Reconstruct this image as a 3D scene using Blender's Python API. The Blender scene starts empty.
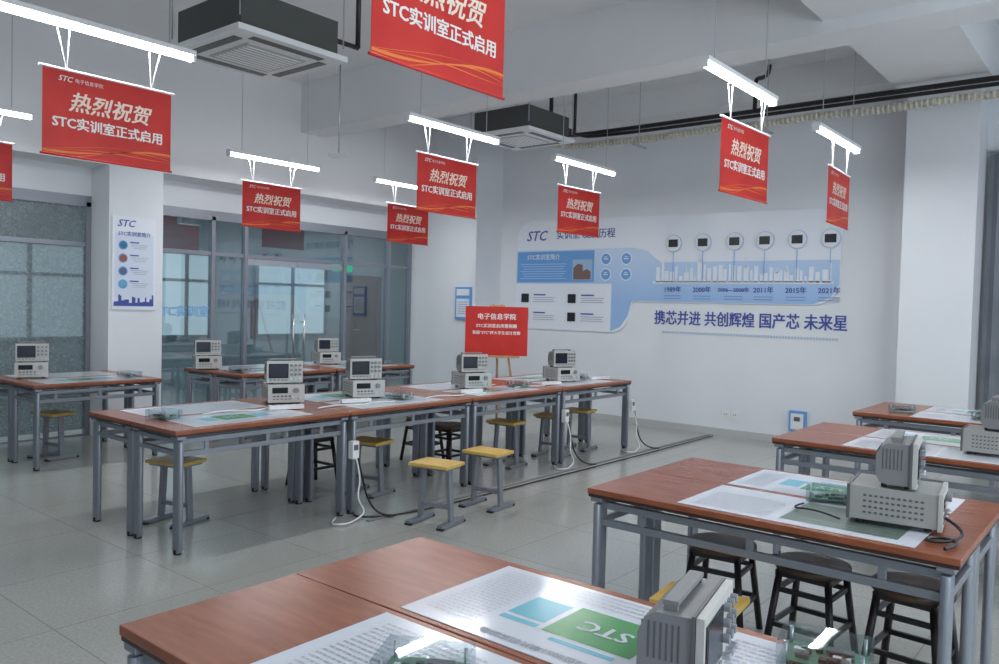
import bpy, bmesh, math, random
from mathutils import Vector, Matrix
random.seed(4)
S = bpy.context.scene
C = S.collection
S.view_settings.view_transform = 'Standard'

# ---------------------------------------------------------------- materials
MATS = {}
def mat(name, col, rough=0.5, metal=0.0, emit=None, es=0.0, spec=0.5):
    if name in MATS: return MATS[name]
    m = bpy.data.materials.new(name); m.use_nodes = True
    b = m.node_tree.nodes['Principled BSDF']
    b.inputs['Base Color'].default_value = (*col, 1)
    b.inputs['Roughness'].default_value = rough
    b.inputs['Metallic'].default_value = metal
    b.inputs['Specular IOR Level'].default_value = spec
    if emit:
        b.inputs['Emission Color'].default_value = (*emit, 1)
        b.inputs['Emission Strength'].default_value = es
    MATS[name] = m
    return m

def noisy(name, c1, c2, scale, rough=0.5, stretch=(1,1,1), detail=4, bump=0.0, spec=0.5):
    m = mat(name, c1, rough, spec=spec); nt = m.node_tree; N = nt.nodes; L = nt.links
    b = N['Principled BSDF']
    tc = N.new('ShaderNodeTexCoord'); mp = N.new('ShaderNodeMapping')
    mp.inputs['Scale'].default_value = stretch
    no = N.new('ShaderNodeTexNoise'); no.inputs['Scale'].default_value = scale; no.inputs['Detail'].default_value = detail
    cr = N.new('ShaderNodeValToRGB'); cr.color_ramp.elements[0].color = (*c1,1); cr.color_ramp.elements[1].color = (*c2,1)
    cr.color_ramp.elements[0].position = .35; cr.color_ramp.elements[1].position = .65
    L.new(tc.outputs['Object'], mp.inputs['Vector']); L.new(mp.outputs[0], no.inputs['Vector'])
    L.new(no.outputs['Fac'], cr.inputs['Fac']); L.new(cr.outputs['Color'], b.inputs['Base Color'])
    if bump:
        bp = N.new('ShaderNodeBump'); bp.inputs['Strength'].default_value = bump; bp.inputs['Distance'].default_value = .01
        L.new(no.outputs['Fac'], bp.inputs['Height']); L.new(bp.outputs[0], b.inputs['Normal'])
    return m

M_wall = noisy('wall_paint', (.74,.765,.80), (.77,.79,.825), 1.5, .7)
M_ceil = noisy('ceiling_paint', (.75,.765,.78), (.79,.80,.815), 1.2, .85)
M_wood = noisy('table_laminate', (.25,.072,.032), (.33,.105,.05), 5, .27, (1.2,9,3), 6)
M_woodedge = mat('table_edge', (.05,.022,.018), .4)
M_steel = mat('grey_steel', (.27,.29,.33), .38, .5)
M_foot = mat('black_rubber', (.02,.02,.022), .6)
M_black = mat('black_metal', (.014,.013,.014), .4)
M_white = mat('white_plastic', (.80,.81,.82), .4)
M_inst = mat('instrument_case', (.36,.36,.345), .4)
M_scope = mat('oscilloscope_case', (.22,.225,.23), .35)
M_instd = mat('instrument_grey', (.11,.115,.12), .4)
M_front = mat('instrument_front', (.52,.52,.50), .4)
M_screen = mat('screen_glass', (.01,.015,.02), .12)
M_knob = mat('knob_grey', (.22,.23,.25), .4)
M_seat = noisy('yellow_seat', (.60,.38,.08), (.70,.46,.13), 8, .4)
M_seatb = noisy('worn_seat_wood', (.055,.035,.025), (.11,.065,.04), 8, .45)
M_red = noisy('banner_red', (.56,.016,.013), (.66,.03,.02), 3, .5)
M_gold = mat('banner_gold', (.85,.22,.04), .5)
M_pink = mat('banner_cream', (.95,.78,.66), .5)
M_txtw = mat('print_white', (.9,.88,.85), .5)
M_paper = mat('print_paper', (.72,.75,.82), .14)
M_green = mat('print_green', (.10,.34,.13), .2)
M_cyan = mat('print_cyan', (.18,.52,.64), .2)
M_gtext = mat('print_grey', (.42,.44,.48), .3)
M_dgreen = mat('print_darkgreen', (.13,.18,.15), .3)
M_mwhite = mat('mural_white', (.78,.82,.89), .3)
M_mmb = mat('mural_midblue', (.14,.36,.72), .35)
M_mblue = mat('mural_blue', (.06,.09,.36), .35)
M_mgrey = mat('mural_grey', (.42,.46,.54), .4)
M_mrim = mat('mural_rim', (.50,.60,.72), .4)
M_mdark = mat('mural_dark', (.015,.018,.02), .3)
M_brown = noisy('door_wood', (.09,.035,.03), (.12,.05,.04), 4, .45, (8,8,1))
M_easel = noisy('easel_pine', (.50,.30,.14), (.60,.38,.20), 6, .5, (5,5,1))
M_pcb = mat('pcb_green', (.05,.22,.13), .4)
M_alu = mat('aluminium', (.55,.57,.6), .3, .9)
M_hose = noisy('hose_beige', (.50,.48,.40), (.62,.60,.52), 30, .6)
M_acbody = mat('ac_casing', (.07,.075,.07), .55)
M_tube = mat('tube_glow', (1,1,1), .5, emit=(.95,.98,1), es=12)
M_exit = mat('exit_green', (.02,.5,.15), .4, emit=(.05,.9,.3), es=.6)
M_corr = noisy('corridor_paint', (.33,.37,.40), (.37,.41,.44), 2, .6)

def gradient_mat():
    m=mat('mural_blue_fade',(.5,.64,.82),.35); nt=m.node_tree; N=nt.nodes; L=nt.links
    tc=N.new('ShaderNodeTexCoord'); sx=N.new('ShaderNodeSeparateXYZ'); mr=N.new('ShaderNodeMapRange')
    mr.inputs['From Min'].default_value=1.7; mr.inputs['From Max'].default_value=2.42
    cr=N.new('ShaderNodeValToRGB'); cr.color_ramp.elements[0].color=(.33,.51,.80,1); cr.color_ramp.elements[1].color=(.55,.69,.88,1)
    L.new(tc.outputs['Object'],sx.inputs[0]); L.new(sx.outputs['Z'],mr.inputs['Value']); L.new(mr.outputs[0],cr.inputs['Fac'])
    L.new(cr.outputs['Color'],N['Principled BSDF'].inputs['Base Color']); return m
M_mlb=gradient_mat()

def floor_material():
    m = mat('floor_terrazzo', (.4,.4,.38), .33); nt=m.node_tree; N=nt.nodes; L=nt.links; b=N['Principled BSDF']
    b.inputs['Specular IOR Level'].default_value=.75
    tc=N.new('ShaderNodeTexCoord')
    no=N.new('ShaderNodeTexNoise'); no.inputs['Scale'].default_value=60; no.inputs['Detail'].default_value=4
    cr=N.new('ShaderNodeValToRGB'); cr.color_ramp.elements[0].position=.3; cr.color_ramp.elements[1].position=.7
    cr.color_ramp.elements[0].color=(.355,.36,.335,1); cr.color_ramp.elements[1].color=(.44,.445,.415,1)
    n2=N.new('ShaderNodeTexNoise'); n2.inputs['Scale'].default_value=.9
    br=N.new('ShaderNodeTexBrick'); br.offset=0; br.inputs['Scale'].default_value=1; br.inputs['Brick Width'].default_value=.8
    br.inputs['Row Height'].default_value=.8; br.inputs['Mortar Size'].default_value=.004
    br.inputs['Color1'].default_value=(1,1,1,1); br.inputs['Color2'].default_value=(.95,.95,.95,1); br.inputs['Mortar'].default_value=(.7,.7,.7,1)
    mx=N.new('ShaderNodeMix'); mx.data_type='RGBA'; mx.blend_type='MULTIPLY'; mx.inputs[0].default_value=1
    L.new(tc.outputs['Object'],no.inputs['Vector']); L.new(tc.outputs['Object'],br.inputs['Vector']); L.new(tc.outputs['Object'],n2.inputs['Vector'])
    L.new(no.outputs['Fac'],cr.inputs['Fac']); L.new(cr.outputs['Color'],mx.inputs[6]); L.new(br.outputs['Color'],mx.inputs[7])
    L.new(mx.outputs[2],b.inputs['Base Color'])
    mr=N.new('ShaderNodeMapRange'); mr.inputs['To Min'].default_value=.12; mr.inputs['To Max'].default_value=.24
    L.new(n2.outputs['Fac'],mr.inputs['Value']); L.new(mr.outputs[0],b.inputs['Roughness'])
    return m
M_floor = floor_material()

def glass_material(name, tint, refl, frost=False):
    m=bpy.data.materials.new(name); m.use_nodes=True; nt=m.node_tree; N=nt.nodes; L=nt.links
    N.clear(); out=N.new('ShaderNodeOutputMaterial'); mix=N.new('ShaderNodeMixShader'); mix.inputs[0].default_value=refl
    tr=N.new('ShaderNodeBsdfTransparent'); tr.inputs[0].default_value=(*tint,1)
    gl=N.new('ShaderNodeBsdfGlossy'); gl.inputs['Roughness'].default_value=.02; gl.inputs['Color'].default_value=(.9,.95,.95,1)
    if frost:
        df=N.new('ShaderNodeBsdfPrincipled'); df.inputs['Roughness'].default_value=.15
        no=N.new('ShaderNodeTexVoronoi'); no.inputs['Scale'].default_value=28
        cr=N.new('ShaderNodeValToRGB'); cr.color_ramp.elements[0].color=(.40,.46,.48,1); cr.color_ramp.elements[1].color=(.24,.29,.30,1)
        tc=N.new('ShaderNodeTexCoord'); L.new(tc.outputs['Object'],no.inputs['Vector']); L.new(no.outputs['Distance'],cr.inputs['Fac'])
        L.new(cr.outputs['Color'],df.inputs['Base Color'])
        L.new(df.outputs[0],mix.inputs[2])
    else:
        L.new(gl.outputs[0],mix.inputs[2])
    L.new(tr.outputs[0],mix.inputs[1]); L.new(mix.outputs[0],out.inputs[0])
    return m
M_glass = glass_material('partition_glass', (.74,.83,.86), .16)
M_frost = glass_material('frosted_glass', (.70,.77,.79), .42, True)
M_clear = glass_material('clear_acrylic', (.93,.95,.96), .10)

# ---------------------------------------------------------------- mesh builder
class MB:
    def __init__(s): s.bm=bmesh.new(); s.mats=[]
    def mi(s,m):
        if m not in s.mats: s.mats.append(m)
        return s.mats.index(m)
    def box(s,c,d,m,rot=None):
        r = bmesh.ops.create_cube(s.bm,size=1)
        mx = Matrix.Translation(c) @ (rot.to_4x4() if rot else Matrix()) @ Matrix.Diagonal((*d,1))
        bmesh.ops.transform(s.bm,matrix=mx,verts=r['verts'])
        i=s.mi(m)
        for f in {f for v in r['verts'] for f in v.link_faces}: f.material_index=i
        return r['verts']
    def b2(s,lo,hi,m):
        lo=Vector(lo);hi=Vector(hi); return s.box((lo+hi)/2,hi-lo,m)
    def cyl(s,p0,p1,r,m,seg=12,r2=None):
        p0=Vector(p0);p1=Vector(p1);d=p1-p0
        q=bmesh.ops.create_cone(s.bm,cap_ends=True,segments=seg,radius1=r,radius2=r if r2 is None else r2,depth=d.length)
        mx=Matrix.Translation((p0+p1)/2)@Vector((0,0,1)).rotation_difference(d).to_matrix().to_4x4()
        bmesh.ops.transform(s.bm,matrix=mx,verts=q['verts'])
        i=s.mi(m)
        for f in {f for v in q['verts'] for f in v.link_faces}:
            f.material_index=i
            if len(f.verts)==4 and seg>6: f.smooth=True
    def prism(s,pts,ext,m):
        ext=Vector(ext); pts=[Vector(p) for p in pts]
        a=[s.bm.verts.new(p) for p in pts]; b=[s.bm.verts.new(p+ext) for p in pts]
        i=s.mi(m); n=len(pts); fs=[s.bm.faces.new(a),s.bm.faces.new(b[::-1])]
        for k in range(n): fs.append(s.bm.faces.new((a[k],b[k],b[(k+1)%n],a[(k+1)%n])))
        for f in fs: f.material_index=i
    def quad(s,pts,m):
        f=s.bm.faces.new([s.bm.verts.new(p) for p in pts]); f.material_index=s.mi(m)
    def mesh(s,name):
        bmesh.ops.recalc_face_normals(s.bm,faces=s.bm.faces[:])
        me=bpy.data.meshes.new(name); s.bm.to_mesh(me); s.bm.free()
        for m in s.mats: me.materials.append(m)
        return me
    def obj(s,name,loc=(0,0,0),rz=0,parent=None,bevel=0):
        return place(s.mesh(name),name,loc,rz,parent,bevel)

def place(me,name,loc=(0,0,0),rz=0,parent=None,bevel=0,rot=None):
    o=bpy.data.objects.new(name,me); C.objects.link(o); o.location=loc
    o.rotation_euler = rot if rot else (0,0,rz)
    if parent: o.parent=parent
    if bevel:
        b=o.modifiers.new('bevel','BEVEL'); b.width=bevel; b.segments=2; b.limit_method='ANGLE'
    return o

TX={}
def text(body,size,m,loc,rot,parent,name='lettering',bold=0.0,shear=0.0,align='CENTER',sx=1.0):
    key=(body,size,m.name,bold,shear,align)
    if key not in TX:
        cu=bpy.data.curves.new('t','FONT'); cu.body=body; cu.size=size; cu.align_x=align; cu.align_y='CENTER'
        cu.shear=shear; cu.resolution_u=2
        o=bpy.data.objects.new('t',cu); C.objects.link(o)
        dg=bpy.context.evaluated_depsgraph_get(); dg.update()
        me0=bpy.data.meshes.new_from_object(o.evaluated_get(dg))
        bpy.data.objects.remove(o)
        bm=bmesh.new()
        d=bold*size
        sh=[(0,0)] if not d else [(-d,-d*.5),(d,-d*.5),(0,d*.6),(-d,d*.4),(d,d*.4)]
        for k,(dx,dy) in enumerate(sh):
            n0=len(bm.verts); bm.from_mesh(me0); bm.verts.ensure_lookup_table()
            for v in bm.verts[n0:]: v.co.x+=dx; v.co.y+=dy; v.co.z+=k*.00015
        for f in bm.faces: f.material_index=0
        me=bpy.data.meshes.new('lettering'); bm.to_mesh(me); bm.free(); me.materials.append(m)
        TX[key]=me
    o=bpy.data.objects.new(name,TX[key]); C.objects.link(o); o.location=loc; o.rotation_euler=rot; o.scale=(sx,1,1)
    if parent: o.parent=parent
    return o
R90=math.radians(90)

def cable(name,pts,r,m,parent=None):
    cu=bpy.data.curves.new(name,'CURVE'); cu.dimensions='3D'; cu.bevel_depth=r; cu.bevel_resolution=2; cu.resolution_u=8
    sp=cu.splines.new('NURBS'); sp.points.add(len(pts)-1); sp.use_endpoint_u=True; sp.order_u=3
    for p,q in zip(sp.points,pts): p.co=(*q,1)
    cu.materials.append(m); o=bpy.data.objects.new(name,cu); C.objects.link(o)
    if parent: o.parent=parent
    return o

# ---------------------------------------------------------------- room shell
YW=9.8; XL=-9.4; XR=3.4; YB=-2.6; ZC=4.5
def shell(name,lo,hi,m,bevel=0):
    b=MB(); b.b2(lo,hi,m); return b.obj(name,bevel=bevel)
shell('floor',(-13.2,YB-.2,-.1),(XR+.2,13.2,0),M_floor)
shell('ceiling',(XL-.2,YB-.2,ZC),(XR+.2,YW+.2,ZC+.15),M_ceil)
shell('wall_far',(XL,YW,0),(XR+.2,YW+.2,ZC),M_wall)
shell('wall_back',(XL-.2,YB-.2,0),(XR+.2,YB,ZC),M_wall)
WIN=[(-1.6,.9),(1.7,4.2),(5.0,7.5)]
b=MB(); b.b2((XR,YB,0),(XR+.2,YW,.9),M_wall); b.b2((XR,YB,3.1),(XR+.2,YW,ZC),M_wall)
ed=[YB]+[e for w in WIN for e in w]+[YW]
for k in range(0,len(ed),2): b.b2((XR,ed[k],.9),(XR+.2,ed[k+1],3.1),M_wall)
b.obj('wall_right')
for k,(a,c) in enumerate(WIN):
    b=MB()
    for y in (a+.03,(a+c)/2,c-.03): b.b2((XR+.05,y-.03,.9),(XR+.11,y+.03,3.1),M_white)
    for z in (.93,2.3,3.07): b.b2((XR+.05,a,z-.03),(XR+.11,c,z+.03),M_white)
    b.b2((XR+.075,a,.9),(XR+.08,c,3.1),M_clear)
    b.obj('window_%d'%(k+1))
    l=bpy.data.lights.new('daylight','AREA'); l.shape='RECTANGLE'; l.size=2.1; l.size_y=2.4; l.energy=(130,125,95)[k]; l.color=(.86,.93,1)
    o=bpy.data.objects.new('daylight',l); C.objects.link(o); o.location=(XR+.35,(a+c)/2,2.0); o.rotation_euler=(0,R90,0)
shell('wall_left_upper',(XL-.15,YB,2.72),(XL,YW,ZC),M_wall)
shell('beam_left',(XL,YB,3.04),(-8.95,YW,ZC),M_ceil)
shell('column_left',(XL-.1,4.12,0),(-8.951,4.74,3.04),M_wall)
shell('column_corner',(XL-.1,9.2,0),(-8.0,YW,ZC),M_wall)
shell('column_right',(-2.10,9.3,0),(-1.42,YW,3.95),M_wall)
shell('beam_cross',(-8.95,6.65,3.85),(XR,7.05,ZC),M_ceil)
shell('beam_right',(-2.15,YB,3.95),(-1.3,6.65,ZC),M_ceil)
shell('beam_right_far',(-2.15,7.05,3.95),(-1.3,YW,ZC),M_ceil)
shell('beam_far',(-8.0,9.5,4.15),(-2.15,YW,ZC),M_ceil)
shell('baseboard_far',(-8.0,YW-.012,0),(-2.1,YW,.09),mat('baseboard',(.5,.51,.51),.5))
b=MB(); n=40; M_shade=noisy('grey_curtain',(.20,.22,.25),(.24,.26,.29),4,.8)  # pleated grey sheet added beside the column; its dark colour stands in for shade
for i in range(n):
    x0=-1.38+i*.045; x1=x0+.045; f=lambda x: YW-.12+.035*math.sin(x*45)
    b.quad([(x0,f(x0),.05),(x1,f(x1),.05),(x1,f(x1),3.3),(x0,f(x0),3.3)],M_shade)
b.cyl((-1.38,YW-.12,3.32),(.45,YW-.12,3.32),.015,M_alu,8)
b.obj('window_curtain')
# glass partition
b=MB(); fr=M_steel
segs=[(YB,4.12),(4.74,9.2)]
for a,c in segs:
    b.b2((XL-.06,a,2.60),(XL+.02,c,2.72),fr); b.b2((XL-.05,a,0),(XL+.01,c,.02),fr)
    b.b2((XL-.05,a,2.15),(XL+.0,c,2.2),fr)
for y in (-1.5,0,1.4,2.75,4.09,4.77,5.65,6.13,7.82,8.70,9.17):
    b.b2((XL-.06,y-.025,0),(XL+.02,y+.025,2.65),fr)
part=b.obj('glass_partition')
b=MB()
for a,c in ((YB,4.1),): b.b2((XL-.03,a,.07),(XL-.02,c,2.6),M_frost)
b.obj('frosted_pane',parent=part)
b=MB(); b.b2((XL-.03,4.78,.02),(XL-.02,6.12,2.6),M_glass); b.b2((XL-.03,7.83,.02),(XL-.02,9.17,2.6),M_glass)
b.b2((XL-.03,6.14,2.2),(XL-.02,7.8,2.6),M_glass)
b.obj('clear_pane',parent=part)
b=MB()
for a,c in ((6.16,6.965),(6.975,7.79)):
    b.b2((XL-.035,a,.025),(XL-.02,c,2.14),M_glass); b.b2((XL-.045,a,.025),(XL-.01,c,.12),M_alu); b.b2((XL-.045,a,2.06),(XL-.01,c,2.14),M_alu)
for y in (6.88,7.06):
    b.cyl((XL+.05,y,.75),(XL+.05,y,1.4),.016,M_alu)
    for z in (.85,1.3): b.cyl((XL-.02,y,z),(XL+.05,y,z),.01,M_alu,8)
b.obj('double_leaf',parent=part)
text('STC实训室',.15,M_mmb,(XL+.0,5.25,1.42),(R90,0,R90),part,'glass_lettering',bold=.01)
# corridor
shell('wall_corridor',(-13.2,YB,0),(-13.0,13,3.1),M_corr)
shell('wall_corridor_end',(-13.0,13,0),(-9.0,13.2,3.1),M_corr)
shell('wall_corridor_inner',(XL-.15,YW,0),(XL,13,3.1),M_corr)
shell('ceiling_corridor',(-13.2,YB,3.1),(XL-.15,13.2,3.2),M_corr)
M_sky=mat('overcast_pane',(.4,.45,.47),.3,emit=(.66,.77,.83),es=.6)
for k,(a,c) in enumerate(((3.9,5.7),(6.8,7.8),(8.7,10.3),(.5,2.6))):
    b=MB(); b.b2((-13.0,a,.95),(-12.97,c,2.35),M_sky)
    for y in (a,(a+c)/2,c): b.b2((-13,y-.03,.92),(-12.94,y+.03,2.38),M_steel)
    for z in (.93,1.9,2.37): b.b2((-13,a,z-.025),(-12.94,c,z+.025),M_steel)
    b.obj('window_%d'%(k+4))
b=MB(); b.b2((-12.998,10.75,0),(-12.93,11.75,2.15),M_brown); b.b2((-12.93,10.87,.02),(-12.9,11.63,2.05),M_brown)
b.b2((-12.93,10.75,0),(-12.89,10.85,2.15),M_brown); b.b2((-12.93,11.65,0),(-12.89,11.75,2.15),M_brown)
b.b2((-12.93,10.75,2.05),(-12.89,11.75,2.15),M_brown); b.cyl((-12.88,10.98,1.02),(-12.86,11.12,1.02),.012,M_alu)
b.obj('door_1')
b=MB(); b.box((0,0,0),(.03,.36,.15),M_exit); b.box((.016,0,0),(.004,.16,.06),M_txtw); b.cyl((0,-.12,.075),(0,-.12,.8),.006,M_alu,6); b.cyl((0,.12,.075),(0,.12,.8),.006,M_alu,6)
b.obj('exit_sign',(-11.6,9.60,2.22),math.radians(-35))
for y in (3,6.5,10.5):
    l=bpy.data.lights.new('corridor_lamp','AREA'); l.size=1.0; l.energy=34; l.color=(.90,.96,1)
    o=bpy.data.objects.new('corridor_lamp',l); C.objects.link(o); o.location=(-11.3,y,3.05)

# ---------------------------------------------------------------- lights + banners
def lamp_mesh():
    b=MB(); b.box((0,0,.04),(1.24,.08,.03),M_white); b.cyl((-.61,0,.012),(.61,0,.012),.026,M_tube,14)
    for s in (-1,1):
        b.box((s*.615,0,.012),(.02,.06,.056),M_white)
        b.cyl((s*.45,0,.05),(s*.45,0,ZC-3.2),.004,M_alu,6)
    return b.mesh('tube_lamp')
LM=lamp_mesh()
def banner_mesh():
    b=MB(); W=.79;H=.51
    b.box((0,0,-H/2),(W,.004,H),M_red)
    b.cyl((-W/2-.02,0,0),(W/2+.02,0,0),.008,M_white,8); b.cyl((-W/2-.01,0,-H),(W/2+.01,0,-H),.007,M_red,8)
    for side in (-1,1):
        y=side*.003
        for k,(z0,am,ph,th) in enumerate(((-.455,.022,0,.011),(-.475,.035,.6,.005),(-.465,.015,2.2,.004),(-.44,.02,1.2,.002))):
            n=24
            for i in range(n):
                x0=-W/2+W*i/n; x1=x0+W/n
                f=lambda x: max(-H+.004,z0+am*math.sin(x*6.0+ph)+.05*(x/W))
                t=lambda x: th*(.2+abs(math.sin(x*5+ph*2)))
                b.quad([(x0,y,f(x0)),(x1,y,f(x1)),(x1,y,f(x1)+t(x1)),(x0,y,f(x0)+t(x0))],M_gold)
    for s in (-1,1):
        for dx in (-.035,.035):
            b.cyl((s*.26,0,.005),(s*.26+dx+s*.02,0,.235),.0035,M_white,6)
    return b.mesh('hanging_banner')
BM=banner_mesh()
def banner(x,y,z,yaw=0):
    o=place(BM,'hanging_banner',(x,y,z),R90+yaw)
    text('热烈祝贺',.125,M_pink,(.0,-.0035,-.19),(R90,0,0),o,'headline',bold=.022,shear=.25)
    text('STC实训室正式启用',.078,M_txtw,(0,-.0035,-.315),(R90,0,0),o,'subline',bold=.028)
    text('STC',.045,M_txtw,(-.27,-.0035,-.055),(R90,0,0),o,'logo',bold=.02,shear=.3)
    text('电子信息学院',.028,M_txtw,(-.13,-.0035,-.055),(R90,0,0),o,'caption')
    return o
BY={(-8.0,0):(2.42,.0),(-8.0,1):(5.56,.0),(-8.0,2):(7.76,.02),(-5.08,0):(2.34,.0),(-5.08,1):(5.42,.0),(-5.08,2):(7.60,-.04),(-2.33,0):(2.44,0),(-2.33,1):(5.62,-.035),(-2.33,2):(7.84,.055)}
for X,ys in ((-8.0,(2.36,5.6,7.75)),(-5.08,(2.27,5.5,7.7)),(-2.33,(2.36,5.5,7.75)),(.6,(2.3,5.5,7.8))):  # last lamp row is out of view, added for extra lighting
    for k,y in enumerate(ys):
        up=.11 if (X==-2.33 and k==0) else 0
        o=place(LM,'tube_lamp',(X,y,3.2+up),R90)
        l=bpy.data.lights.new('lamp_light','AREA'); l.shape='RECTANGLE'; l.size=1.18; l.size_y=.05; l.energy=17; l.color=(.95,.98,1)
        lo=bpy.data.objects.new('lamp_light',l); C.objects.link(lo); lo.parent=o; lo.location=(0,0,-.018)
        if X<0:
            yy,yw=BY[(X,k)]; banner(X,yy,2.94+up,yw)

# ---------------------------------------------------------------- ceiling air conditioners
def ac(x,y,z):
    b=MB(); W=.93
    b.box((0,0,.02),(W,W,.04),M_white)
    b.box((0,0,-.004),(.5,.5,.012),mat('ac_grille',(.45,.46,.46),.5))
    for i in range(9): b.box((-.2+i*.05,0,-.012),(.012,.46,.006),M_white)
    for s in (-1,1):
        b.box((s*.36,0,-.001),(.07,.6,.006),M_instd); b.box((0,s*.36,-.001),(.6,.07,.006),M_instd)
    b.box((0,0,.17),(.82,.82,.26),M_acbody)
    for sx in (-1,1):
        for sy in (-1,1): b.cyl((sx*.44,sy*.44,.1),(sx*.44,sy*.44,ZC-z),.006,M_alu,6)
    b.cyl((.3,.42,.2),(.3,.7,.2),.02,M_black,8); b.cyl((.3,.7,.2),(.3,.7,ZC-z),.02,M_black,8)
    b.box((-.44,.1,.2),(.06,.25,.16),M_instd)
    return b.obj('ceiling_air_conditioner',(x,y,z),0)
ac(-5.24,3.5,3.4); ac(-6.05,7.75,3.62)
# pipes
cable('coolant_pipe',[(-6.45,8.9,ZC-.01),(-6.45,8.9,4.2),(-6.45,8.9,4.0),(-6.2,8.9,3.9),(-5.8,8.9,3.88),(-3,8.9,3.88),(0,8.9,3.88),(2.5,8.9,3.88)],.028,M_black)
cable('coolant_pipe',[(-5.9,7.9,3.85),(-5.9,8.5,3.85),(-5.9,8.75,3.85),(-5.7,8.8,3.8),(-3,8.8,3.8),(2.5,8.8,3.8)],.022,M_black)
cable('coolant_pipe',[(-3.6,8.9,3.88),(-3.6,8.9,4.1),(-3.6,8.9,4.25),(-3.6,9.1,4.3),(-3.6,9.3,4.4),(-3.6,9.3,4.5)],.025,M_black)
b=MB(); pts=[(-6.1,8.25,3.72),(-6.1,8.5,3.70),(-5.95,8.63,3.69)]+[(-5.7+.35*i,8.66,3.67+.008*math.sin(i*1.7)) for i in range(24)]
for p,q in zip(pts,pts[1:]):
    b.cyl(p,q,.036,M_hose,12); P0=Vector(p);D=Vector(q)-P0
    m=max(2,int(D.length/.05))
    for j in range(m): c=P0+D*(j+.5)/m; b.cyl(c-D.normalized()*.011,c+D.normalized()*.011,.045,M_hose,12)
for x in (-5,-3.4,-1.0):
    b.cyl((x,8.76,3.61),(x,8.76,ZC),.006,M_alu,6); b.box((x,8.78,3.61),(.03,.3,.02),M_alu)
b.obj('drain_hose')
b=MB(); b.box((0,0,0),(.22,.12,.04),M_white); b.cyl((0,0,.02),(0,0,1.14),.01,M_alu,8); b.obj('wireless_router',(-7.6,6.2,3.34),.5)

# ---------------------------------------------------------------- tables
TH=.78
def table_mesh(L,D,sockets=False):
    b=MB()
    b.box((0,0,TH-.014),(L,D,.026),M_wood); b.box((0,0,TH-.034),(L-.006,D-.006,.014),M_woodedge)
    lx=L/2-.045; ly=D/2-.045
    for sx in (-1,1):
        for sy in (-1,1):
            x=sx*lx;y=sy*ly
            b.box((x,y,.36),(.036,.052,.70),M_steel); b.cyl((x,y-.026,.02),(x,y-.026,.71),.018,M_steel,10); b.cyl((x,y+.026,.02),(x,y+.026,.71),.018,M_steel,10)
            b.cyl((x,y,0),(x,y,.03),.026,M_foot,10)
            b.box((x,y,TH-.05),(.06,.08,.02),M_steel)
        for z in (.705,.63): b.box((sx*lx,0,z),(.026,2*ly,.03),M_steel)
    for sy in (-1,1):
        for z in (.705,.625): b.box((0,sy*ly,z),(2*lx,.026,.032),M_steel)
        for k in (-.33,0,.33): b.box((k*L,sy*ly,.665),(.03,.016,.06),M_steel)
    return b.mesh('lab_table')
T_side=table_mesh(1.5,.53); T_mid=table_mesh(1.378,.592); T_back=table_mesh(1.30,.592); T_short=table_mesh(1.20,.592)
def table(me,x,y,rz=0): return place(me,'lab_table',(x,y,0),rz,bevel=.003)
XO={.94:-1.22,3.08:-1.22,5.20:-1.16,7.14:-1.19}
for y0 in (.94,3.08,5.20,7.14):
    for k in (0,1): table(T_side,XO[y0],y0+.265+k*.534)
MY0=2.53; ML=1.385
for k in range(4):
    for x in (-4.90,-5.496): table(T_mid,x,MY0+ML/2+ML*k,R90)
for x in (-8.02,-8.616): table(T_short,x,3.50,R90)
for y in (5.58,6.90):
    for x in (-7.9,-8.496): table(T_back,x,y,R90)

def poster_mesh(w,h,kind):
    b=MB(); b.box((0,0,.0008),(w,h,.0016),M_paper)
    z=.0022
    def q(x0,y0,x1,y1,m): b.quad([(x0*w/2,y0*h/2,z),(x1*w/2,y0*h/2,z),(x1*w/2,y1*h/2,z),(x0*w/2,y1*h/2,z)],m)
    if kind==0:
        q(-.36,-.42,.20,.42,M_green); q(-.60,-.3,-.40,.35,M_cyan); q(.24,-.35,.5,.25,M_cyan); q(-.3,.5,.1,.58,M_cyan); q(.24,.32,.5,.42,M_cyan)
        rows=[(-.92,-.66,-.8,.8,16),(.56,.92,-.85,.8,20),(-.55,.5,-.92,-.5,4)]
    else:
        if kind==2: q(-.1,-.75,.85,.75,M_dgreen)
        rows=[(-.9,-.2,-.8,.5,12)] if kind==2 else [(-.9,-.45,-.8,.6,15),(-.4,.1,-.8,.6,15),(.15,.88,-.8,.75,18)]
    z=.0026
    for x0,x1,y0,y1,n in rows:
        for i in range(n):
            ya=y0+(y1-y0)*i/n; xx=x0
            while xx<x1-.01:
                wd=random.uniform(.01,.045); q(xx,ya,min(xx+wd,x1),ya+(y1-y0)/n*.32,M_gtext); xx+=wd+.012
    if kind==2:
        for i in range(9): q(-.05+random.uniform(0,.6),-.6+i*.14,.2+random.uniform(.1,.6),-.585+i*.14,M_gtext)
    return b.mesh('bench_chart')
PM=[poster_mesh(.92,.47,k) for k in (0,1,2)]
def chart(k,x,y,rz=0):
    o=place(PM[k],'bench_chart',(x,y,TH-.0005),rz)
    if k==0:
        text('STC',.085,M_paper,(-.04,0,.003),(0,0,0),o,'chart_label',bold=.02); text('STC32位8051单片机实验箱',.032,M_gtext,(.02,.195,.003),(0,0,0),o,'chart_title',bold=.02)
    if k==1: text('STC实验箱原理图',.04,M_gtext,(0,.19,.003),(0,0,0),o,'chart_title',bold=.02)
    return o
for i,y0 in enumerate((.94,3.08,5.20,7.14)):
    chart(1 if i==0 else (2 if i==1 else 1),XO[y0]+.14,y0+.27,math.pi if i==0 else 0); chart(0,XO[y0]+.14,y0+.79,math.pi if i==0 else 0)
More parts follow.
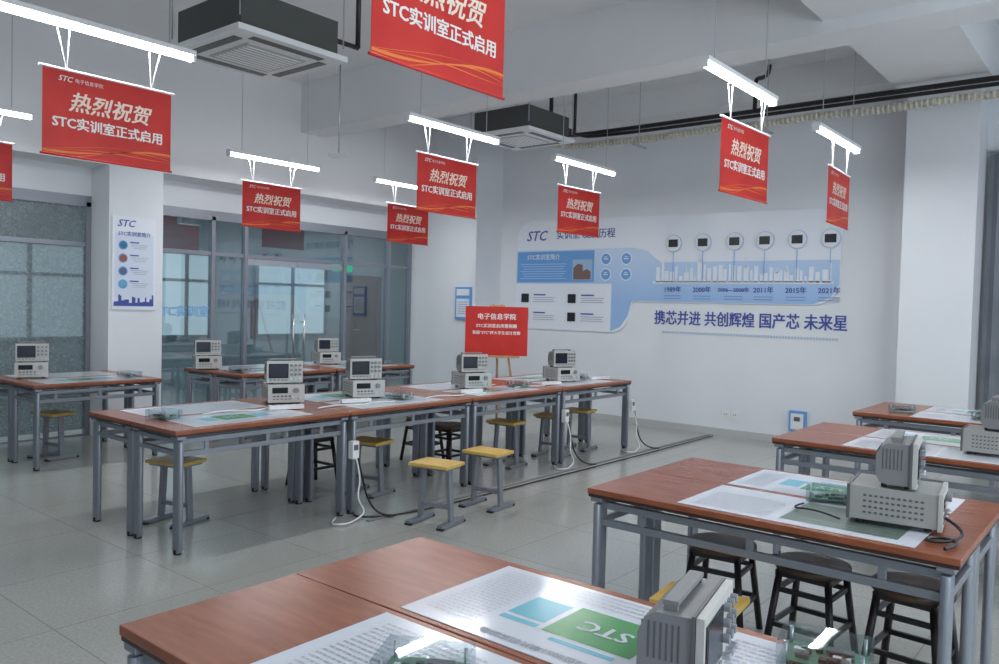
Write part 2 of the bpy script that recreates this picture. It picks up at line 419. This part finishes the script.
for k in range(4):
    yc=MY0+ML/2+ML*k
    chart(0 if k%2==0 else 1,-4.92,yc-.05,R90); chart(0 if k%2 else 1,-5.48,yc-.05,R90)
for y in (5.58,6.90):
    chart(0,-7.92,y-.03,R90); chart(1,-8.5,y-.03,R90)
chart(0,-8.04,3.50,R90); chart(1,-8.6,3.50,R90)

# ---------------------------------------------------------------- instruments (front = local -Y)
def gen_mesh():
    b=MB(); w,d,h=.27,.31,.13; z0=.018
    b.box((0,0,z0+h/2),(w,d,h),M_inst); b.box((0,-d/2-.006,z0+h/2),(w+.012,.016,h+.012),M_front)
    b.box((0,d/2+.004,z0+h/2),(w+.006,.012,h+.006),M_instd)
    b.box((-.05,-d/2-.0155,z0+.09),(.12,.004,.045),M_screen)
    for i in range(5): b.box((-.095+i*.03,-d/2-.016,z0+.045),(.018,.006,.011),M_instd)
    for i in range(5): b.box((-.095+i*.03,-d/2-.016,z0+.022),(.018,.006,.009),M_knob)
    b.cyl((.075,-d/2-.01,z0+.09),(.075,-d/2-.032,z0+.09),.02,M_knob,16)
    for x in (.05,.1): b.cyl((x,-d/2-.01,z0+.03),(x,-d/2-.03,z0+.03),.009,M_alu,10)
    for s in (-1,1):
        for i in range(11):
            for j in range(4): b.box((s*(w/2+.0005),-.1+i*.02,z0+.03+j*.022),(.002,.011,.008),M_instd)
        for y in (-.12,.12): b.cyl((s*.1,y,0),(s*.1,y,z0),.014,M_foot,10)
    for i in range(9): b.box((-.09+i*.022,d/2+.011,z0+.08),(.01,.003,.06),M_foot)
    return b.mesh('signal_generator')
def scope_mesh():
    b=MB(); w,h=.27,.16; z0=.014
    prof=[(-.06,0),(-.06,h),(.03,h),(.055,h-.015),(.07,h-.05),(.07,.04),(.055,.008),(.03,0)]
    b.prism([(-w/2,y,z0+z) for y,z in prof],(w,0,0),M_scope)
    b.box((0,-.066,z0+h/2),(w+.012,.018,h+.012),M_front); b.box((0,-.052,z0+h/2),(w+.016,.008,h+.016),M_instd)
    b.box((-.05,-.0765,z0+.088),(.155,.004,.115),M_screen); b.box((-.05,-.078,z0+.088),(.14,.003,.1),mat('scope_trace',(.01,.015,.03),.2))
    for i in range(3):
        for j in range(3): b.cyl((.05+i*.034,-.075,z0+.06+j*.036),(.05+i*.034,-.09,z0+.06+j*.036),.0105,M_knob,12)
    for i in range(5): b.box((-.11+i*.03,-.077,z0+.017),(.02,.006,.01),M_knob)
    for i in range(3): b.cyl((.045+i*.036,-.07,z0+.022),(.045+i*.036,-.094,z0+.022),.009,M_alu,10)
    for s in (-1,1):
        b.box((s*.105,.005,z0+h+.006),(.014,.03,.016),M_scope)
        for y in (-.04,.04): b.box((s*.10,y,.007),(.03,.02,.014),M_foot)
        for i in range(6): b.box((s*(w/2+.0005),.0-.02+i*.013,z0+.1),(.002,.005,.08),M_instd)
    b.box((0,.005,z0+h+.017),(.225,.034,.010),M_scope)
    for i in range(11): b.box((-.10+i*.02,.0695,z0+.1),(.009,.004,.05),M_instd)
    return b.mesh('oscilloscope')
GM=gen_mesh(); SM=scope_mesh()
def stack(x,y,rz):
    z=TH+.004
    place(GM,'signal_generator',(x,y,z),rz,bevel=.003); z+=.151
    place(SM,'oscilloscope',(x,y,z),rz+.03,bevel=.003)
FX=R90
for x,y,a in ((-5.40,3.88,-.45),(-5.28,4.62,-.4),(-5.2,5.95,-.4),(-5.08,7.33,-.4),(-8.5,3.18,-.4),(-8.5,5.05,-.4),(-8.4,6.70,-.3)):
    stack(x,y,FX+a)
stack(-.76,3.46,FX+.12); stack(-.70,5.60,FX); stack(-.72,7.6,FX)
place(SM,'oscilloscope',(-.79,1.66,TH+.004),FX+.2,bevel=.003)

def kit_mesh():
    b=MB(); b.box((0,0,.003),(.20,.14,.004),M_clear)
    b.box((0,0,.014),(.18,.12,.003),M_pcb)
    for sx in (-1,1):
        for sy in (-1,1): b.cyl((sx*.082,sy*.052,.0),(sx*.082,sy*.052,.055),.004,M_alu,8)
    for i in range(14):
        x=random.uniform(-.07,.07); y=random.uniform(-.04,.04); b.box((x,y,.020),(random.uniform(.01,.03),random.uniform(.01,.025),.010),random.choice([M_black,M_white,M_instd,M_alu]))
    b.box((.03,.03,.022),(.06,.025,.008),M_instd)
    for s in (-1,1): b.box((0,s*.069,.03),(.2,.002,.056),M_clear)
    for s in (-1,1): b.box((s*.1,0,.03),(.002,.14,.056),M_clear)
    b.box((0,0,.0585),(.2,.14,.002),M_clear)
    return b.mesh('circuit_board_kit')
KM=kit_mesh()
for x,y,a in ((-5.15,2.75,.2),(-1.2,1.24,.5),(-.56,1.92,.2),(-1.06,3.62,.3),(-1.62,7.42,.3),(-1.15,5.45,.2),(-4.95,4.75,.1),(-4.95,6.4,.3),(-8.0,3.9,.2),(-7.9,5.1,.3),(-5.1,7.7,.3),(-1.0,7.4,.1),(-7.95,7.3,0)):
    place(KM,'circuit_board_kit',(x,y,TH+.004),a)
def strip_mesh():
    b=MB(); b.box((0,0,.016),(.26,.055,.03),M_white)
    for i in range(4): b.box((-.09+i*.06,0,.0315),(.035,.035,.002),mat('socket_grey',(.5,.5,.5),.5))
    return b.mesh('power_strip')
PS=strip_mesh()
for x,y,a in ((-5.02,3.64,1.2),(-5.0,4.30,1.3),(-4.9,5.6,1.4),(-4.88,6.85,1.3),(-4.9,7.85,1.2)):
    place(PS,'power_strip',(x,y,TH+.003),a,bevel=.004)
for x,y in ((-4.85,4.3),(-4.8,5.4),(-4.85,6.7),(-5.1,3.5)):
    cable('power_cable',[(x,y-.5,TH+.01),(x-.1,y-.3,TH+.01),(x+.08,y-.1,TH+.012),(x-.06,y+.1,TH+.01),(x+.05,y+.25,TH+.01)],.005,M_white)
cable('power_cable',[(-.59,3.42,TH+.06),(-.50,3.38,TH+.03),(-.52,3.25,TH+.01),(-.62,3.2,TH+.01),(-.58,3.3,TH+.012),(-.49,3.25,TH+.012),(-.53,3.14,TH+.01)],.006,M_black)
cable('signal_lead',[(-.93,3.3,TH+.01),(-1.03,3.35,TH+.02),(-1.15,3.34,TH+.01),(-1.12,3.45,TH+.012)],.004,M_foot)

# ---------------------------------------------------------------- stools
def stool_yellow():
    b=MB()
    b.box((0,0,.438),(.33,.25,.024),M_seat); b.box((0,0,.42),(.29,.21,.02),M_steel)
    for s in (-1,1):
        b.box((s*.12,0,.22),(.026,.05,.40),M_steel,Matrix.Rotation(s*-.06,3,'Y'))
        b.box((s*.135,0,.018),(.05,.32,.03),M_steel)
    b.box((0,0,.13),(.25,.03,.03),M_steel)
    for s in (-1,1):
        for t in (-1,1): b.box((s*.135,t*.15,.008),(.055,.03,.016),M_foot)
    return b.mesh('classroom_stool')
def stool_black():
    b=MB(); b.cyl((0,0,.42),(0,0,.45),.165,M_seatb,28); b.box((0,0,.405),(.25,.25,.028),M_black)
    for sx in (-1,1):
        for sy in (-1,1):
            p0=Vector((sx*.11,sy*.11,.41)); p1=Vector((sx*.155,sy*.155,.0)); b.cyl(p1,p0,.017,M_black,8)
    for z,h in ((.17,.135),(.33,.118)):
        for s in (-1,1): b.box((0,s*h,z),(2*h,.016,.022),M_black); b.box((s*h,0,z),(.016,2*h,.022),M_black)
    return b.mesh('lab_stool')
SY=stool_yellow(); SB=stool_black()
for x,y,a in ((-4.0,4.22,.2),(-4.05,4.86,.1),(-5.35,2.95,.3),(-5.05,4.50,.2),(-4.98,6.25,.1),(-4.95,7.0,.2),(-1.36,2.98,.1),(-8.3,3.3,.2),(-5.0,7.6,.1),(-7.9,5.4,.2)):
    place(SY,'classroom_stool',(x,y,0),a,bevel=.003)
for x,y in ((-5.6,4.35),(-5.2,5.65),(-1.62,3.79),(-1.17,3.77),(-.75,3.77),(-5.75,5.85),(-8.3,6.7)):
    place(SB,'lab_stool',(x,y,0),random.uniform(-.1,.1))

# ---------------------------------------------------------------- mural
b=MB(); Y=YW-.02
def flat(pts,y,t,m): b.prism([(x,y,z) for x,z in pts],(0,t,0),m)
out=[(-7.67,1.26),(-5.95,1.26)]
out+=[(-5.95+.3*math.sin(math.radians(a)),1.56-.3*math.cos(math.radians(a))) for a in range(15,91,15)]
out+=[(-5.6,1.7),(-3.15,1.7)]+[(-3.15+.3*math.sin(math.radians(a)),2.0-.3*math.cos(math.radians(a))) for a in range(15,91,15)]
out+=[(-2.85,2.55)]+[(-3.15+.3*math.cos(math.radians(a)),2.55+.3*math.sin(math.radians(a))) for a in range(15,91,15)]
out+=[(-7.37,2.9)]+[(-7.37-.3*math.sin(math.radians(a)),2.6+.3*math.cos(math.radians(a))) for a in range(15,91,15)]
flat(out,Y,.019,M_mwhite)
flat([(-7.66,1.95),(-7.66,2.45),(-5.60,2.45),(-5.40,2.40),(-5.28,2.30),(-5.18,2.24),(-2.86,2.24),(-2.86,1.95),(-2.95,1.8),(-3.15,1.71),(-5.62,1.71),(-5.68,1.5),(-5.80,1.34),(-5.95,1.28),(-5.95,1.95)],Y-.004,.004,M_mlb)
flat([(-7.64,1.97),(-7.64,2.43),(-6.25,2.43),(-6.25,1.97)],Y-.007,.003,M_mmb)
flat([(-6.62,2.0),(-6.62,2.30),(-6.28,2.30),(-6.28,2.0)],Y-.010,.003,mat('photo_sky',(.35,.5,.7),.3))
flat([(-6.60,2.01),(-6.60,2.18),(-6.52,2.24),(-6.44,2.22),(-6.44,2.13),(-6.36,2.16),(-6.30,2.12),(-6.30,2.01)],Y-.012,.002,mat('photo_building',(.20,.13,.11),.3))
for x,z in ((-6.05,2.30),(-5.72,2.30),(-6.05,2.08),(-5.72,2.08)):
    flat([(x+.09*math.cos(i*.3142),z+.09*math.sin(i*.3142)) for i in range(20)],Y-.009,.004,M_mwhite); flat([(x+.075*math.cos(i*.3142),z+.075*math.sin(i*.3142)) for i in range(20)],Y-.011,.002,M_mmb)
    b.box((x,Y-.012,z),(.07,.003,.014),M_mwhite); b.box((x,Y-.012,z+.028),(.05,.003,.010),M_mwhite)
for x in (-7.48,-6.62):
    for z in (1.73,1.46): b.box((x,Y-.008,z),(.13,.016,.13),M_mdark)
    for z in (1.73,1.46):
        b.box((x+.27,Y-.003,z+.05),(.22,.004,.02),M_mblue)
        for i in range(3): b.box((x+.35,Y-.003,z+.008-i*.03),(.40-.05*(i%2),.004,.010),M_mgrey)
for i in range(7): b.box((-7.15,Y-.009,2.24-i*.036),(.85-.06*(i%3),.003,.009),mat('mural_faint',(.45,.60,.85),.4))
x=-5.25
while x<-2.95:
    w=random.uniform(.025,.07); h=random.choice([.06,.1,.14,.18,.24])*random.uniform(.8,1.15)
    flat([(x,1.97),(x,2.0+h),(x+w,2.0+h),(x+w,1.97)],Y-.008,.004,M_mwhite)
    if random.random()<.35: flat([(x+w*.35,1.98+h),(x+w*.5,2.10+h),(x+w*.65,1.98+h)],Y-.008,.004,M_mwhite)
    x+=w+random.uniform(0.004,.03)
flat([(-5.3,1.955),(-5.3,1.985),(-2.92,1.985),(-2.92,1.955)],Y-.008,.004,M_mwhite)
yx=(-5.0,-4.58,-4.15,-3.76,-3.36,-2.97)
for x in yx:
    zc=2.49
    flat([(x+.115*math.cos(i*.2618),zc+.115*math.sin(i*.2618)) for i in range(24)],Y-.022,.022,M_mrim)
    flat([(x+.105*math.cos(i*.2618),zc+.105*math.sin(i*.2618)) for i in range(24)],Y-.026,.004,M_mwhite)
    b.box((x,Y-.03,zc),(.13,.01,.10),M_mdark); b.box((x,Y-.014,2.19),(.006,.003,.38),M_mmb)
    for i in range(2): b.box((x,Y-.006,1.79-i*.035),(.24,.003,.010),mat('mural_faint2',(.2,.3,.55),.4))
for i in range(62): b.box((-5.13+i*.037,Y+.016,1.30),(.026,.006,.03),M_mrim)
mur=b.obj('wall_mural')
for x,t in zip(yx,('1989年','2000年','2006—2008年','2011年','2015年','2021年')):
    text(t,.086 if len(t)<7 else .070,M_mblue,(x,Y-.008,1.87),(R90,0,0),mur,'year_label',bold=.02)
text('携芯并进 共创辉煌 国产芯 未来星',.20,M_mblue,(-4.01,YW-.004,1.48),(R90,0,0),mur,'slogan',bold=.025,sx=.85)
text('STC',.21,M_mblue,(-7.3,Y-.002,2.66),(R90,0,0),mur,'logo_lettering',bold=.015,shear=.3)
text('实训室·发展历程',.14,M_mblue,(-6.42,Y-.002,2.66),(R90,0,0),mur,'mural_title',bold=.018)
text('STC实训室简介',.09,M_mwhite,(-7.15,Y-.009,2.34),(R90,0,0),mur,'mural_subtitle',bold=.015)

# column poster (faces +X)
b=MB()
pw,ph=.50,1.04
b.box((0,-.006,0),(pw,.012,ph),M_mwhite)
M_plb=mat('poster_pale',(.66,.72,.84),.35)
b.box((0,-.0125,-.03),(pw-.06,.002,.72),M_plb)
for i in range(4):
    z=.20-i*.145
    for r_,m,y in ((.052,M_mmb,-.016),(.04,(mat('thumb_teal',(.03,.18,.32),.4),mat('thumb_rust',(.35,.10,.05),.4),mat('thumb_slate',(.10,.14,.25),.4),mat('thumb_sky',(.15,.40,.62),.4))[i],-.018)):
        b.prism([(-.13+r_*math.cos(k*.3142),y,z+r_*math.sin(k*.3142)) for k in range(20)],(0,.002,0),m)
    b.box((.0,-.0145,z+.035),(.1,.002,.014),M_mblue)
    for k in range(3): b.box((.06,-.0145,z+.010-k*.02),(.2-.03*k,.002,.006),M_mgrey)
x=-.23
while x<.21:
    w=random.uniform(.015,.04); h=random.uniform(.03,.13); b.box((x+w/2,-.0155,-.48+h/2),(w,.002,h),M_mblue); x+=w
cp=b.obj('column_poster',(-8.948,4.40,1.97),R90)
text('STC',.11,M_mblue,(-.1,-.0145,.44),(R90,0,0),cp,'logo_lettering',bold=.015,shear=.3)
text('STC实训室简介',.055,M_mblue,(0,-.0145,.325),(R90,0,0),cp,'poster_title',bold=.02)

b=MB(); b.box((0,0,0),(.32,.03,.5),M_mmb); b.box((0,-.017,-.07),(.26,.004,.28),M_mwhite); b.box((0,-.017,.17),(.26,.004,.1),M_mwhite)
for i in range(6): b.box((0,-.02,.02-i*.035),(.2,.002,.012),M_mgrey)
b.obj('wall_notice',(-8.22,9.2-.016,1.62))
b=MB(); b.box((0,0,0),(.2,.05,.25),M_mmb); b.box((0,-.027,0),(.15,.004,.19),M_white); b.box((0,-.031,.03),(.07,.006,.05),M_instd); b.obj('floor_socket_box',(-3.28,YW-.026,.29))
for x in (-4.2,-4.08):
    b=MB(); b.box((0,0,0),(.086,.01,.086),M_white); b.box((-.012,-.006,.0),(.006,.002,.02),M_black); b.box((.012,-.006,0),(.006,.002,.02),M_black); b.obj('wall_outlet',(x,YW-.006,.28))

# easel sign
b=MB()
for s in (-1,1): b.cyl((s*.30,-.02,0),(s*.06,0.03,1.62),.016,M_easel,8)
b.cyl((0,.5,0),(0,.05,1.6),.016,M_easel,8)
b.box((0,-.035,.93),(.62,.06,.03),M_easel); b.box((0,.02,1.58),(.2,.03,.05),M_easel); b.box((0,.0,.45),(.5,.02,.03),M_easel)
b.box((0,-.045,1.265),(.82,.012,.64),M_red)
es=b.obj('easel_sign',(-6.68,8.13,0),math.radians(36))
text('电子信息学院',.085,M_txtw,(0,-.0525,1.45),(R90,0,0),es,'sign_line',bold=.02)
text('STC实训室启用暨捐赠',.055,M_txtw,(0,-.0525,1.33),(R90,0,0),es,'sign_line',bold=.02)
text('首届“STC”杯大学生设计竞赛',.05,M_txtw,(0,-.0525,1.24),(R90,0,0),es,'sign_line',bold=.02)

# floor cable cover and cables
b=MB(); b.b2((-4.40,3.9,0),(-4.36,9.7,.010),mat('cover_grey',(.2,.2,.2),.5)); b.obj('floor_cable_cover',bevel=.004)
cable('floor_cable',[(-4.60,3.96,.012),(-4.5,3.85,.012),(-4.28,4.2,.012),(-4.28,5.5,.012),(-4.26,7.5,.012),(-4.28,9.6,.012)],.007,M_black)
for y in (3.92,6.69,8.02):
    b=MB(); b.box((0,0,0),(.05,.06,.13),M_white); b.box((.026,0,.02),(.004,.04,.04),M_instd); b.obj('table_socket',(-4.568,y,.5))
    cable('power_cable',[(-4.54,y,.44),(-4.50,y+.02,.3),(-4.47,y-.05,.16),(-4.47,y+.05,.04),(-4.43,y-.1,.012),(-4.38,y-.22,.02),(-4.48,y-.3,.012),(-4.58,y-.15,.012)],.006,M_white)
    cable('power_cable',[(-4.54,y+.02,.44),(-4.53,y+.05,.3),(-4.51,y+.1,.1),(-4.38,y+.12,.012),(-4.31,y+.2,.02)],.008,M_black)

# ---------------------------------------------------------------- world + camera
w=bpy.data.worlds.new('sky'); S.world=w; w.use_nodes=True
bg=w.node_tree.nodes['Background']; bg.inputs[0].default_value=(.75,.86,1,1); bg.inputs[1].default_value=1.0
psi=math.radians(39.2); th=.033; r=.0253
F=Vector((-math.sin(psi),math.cos(psi),0)); R=Vector((math.cos(psi),math.sin(psi),0)); U=Vector((0,0,1))
f=F*math.cos(th)-U*math.sin(th); u0=U*math.cos(th)+F*math.sin(th)
Rc=(R*math.cos(r)+u0*math.sin(r)); Uc=(u0*math.cos(r)-R*math.sin(r))
mtx=Matrix(((Rc.x,Uc.x,-f.x,0),(Rc.y,Uc.y,-f.y,0),(Rc.z,Uc.z,-f.z,1.6),(0,0,0,1)))
cd=bpy.data.cameras.new('camera'); cd.lens=36*800/999; cd.sensor_width=36; cd.clip_start=.05
co=bpy.data.objects.new('camera',cd); C.objects.link(co); co.matrix_world=mtx; S.camera=co
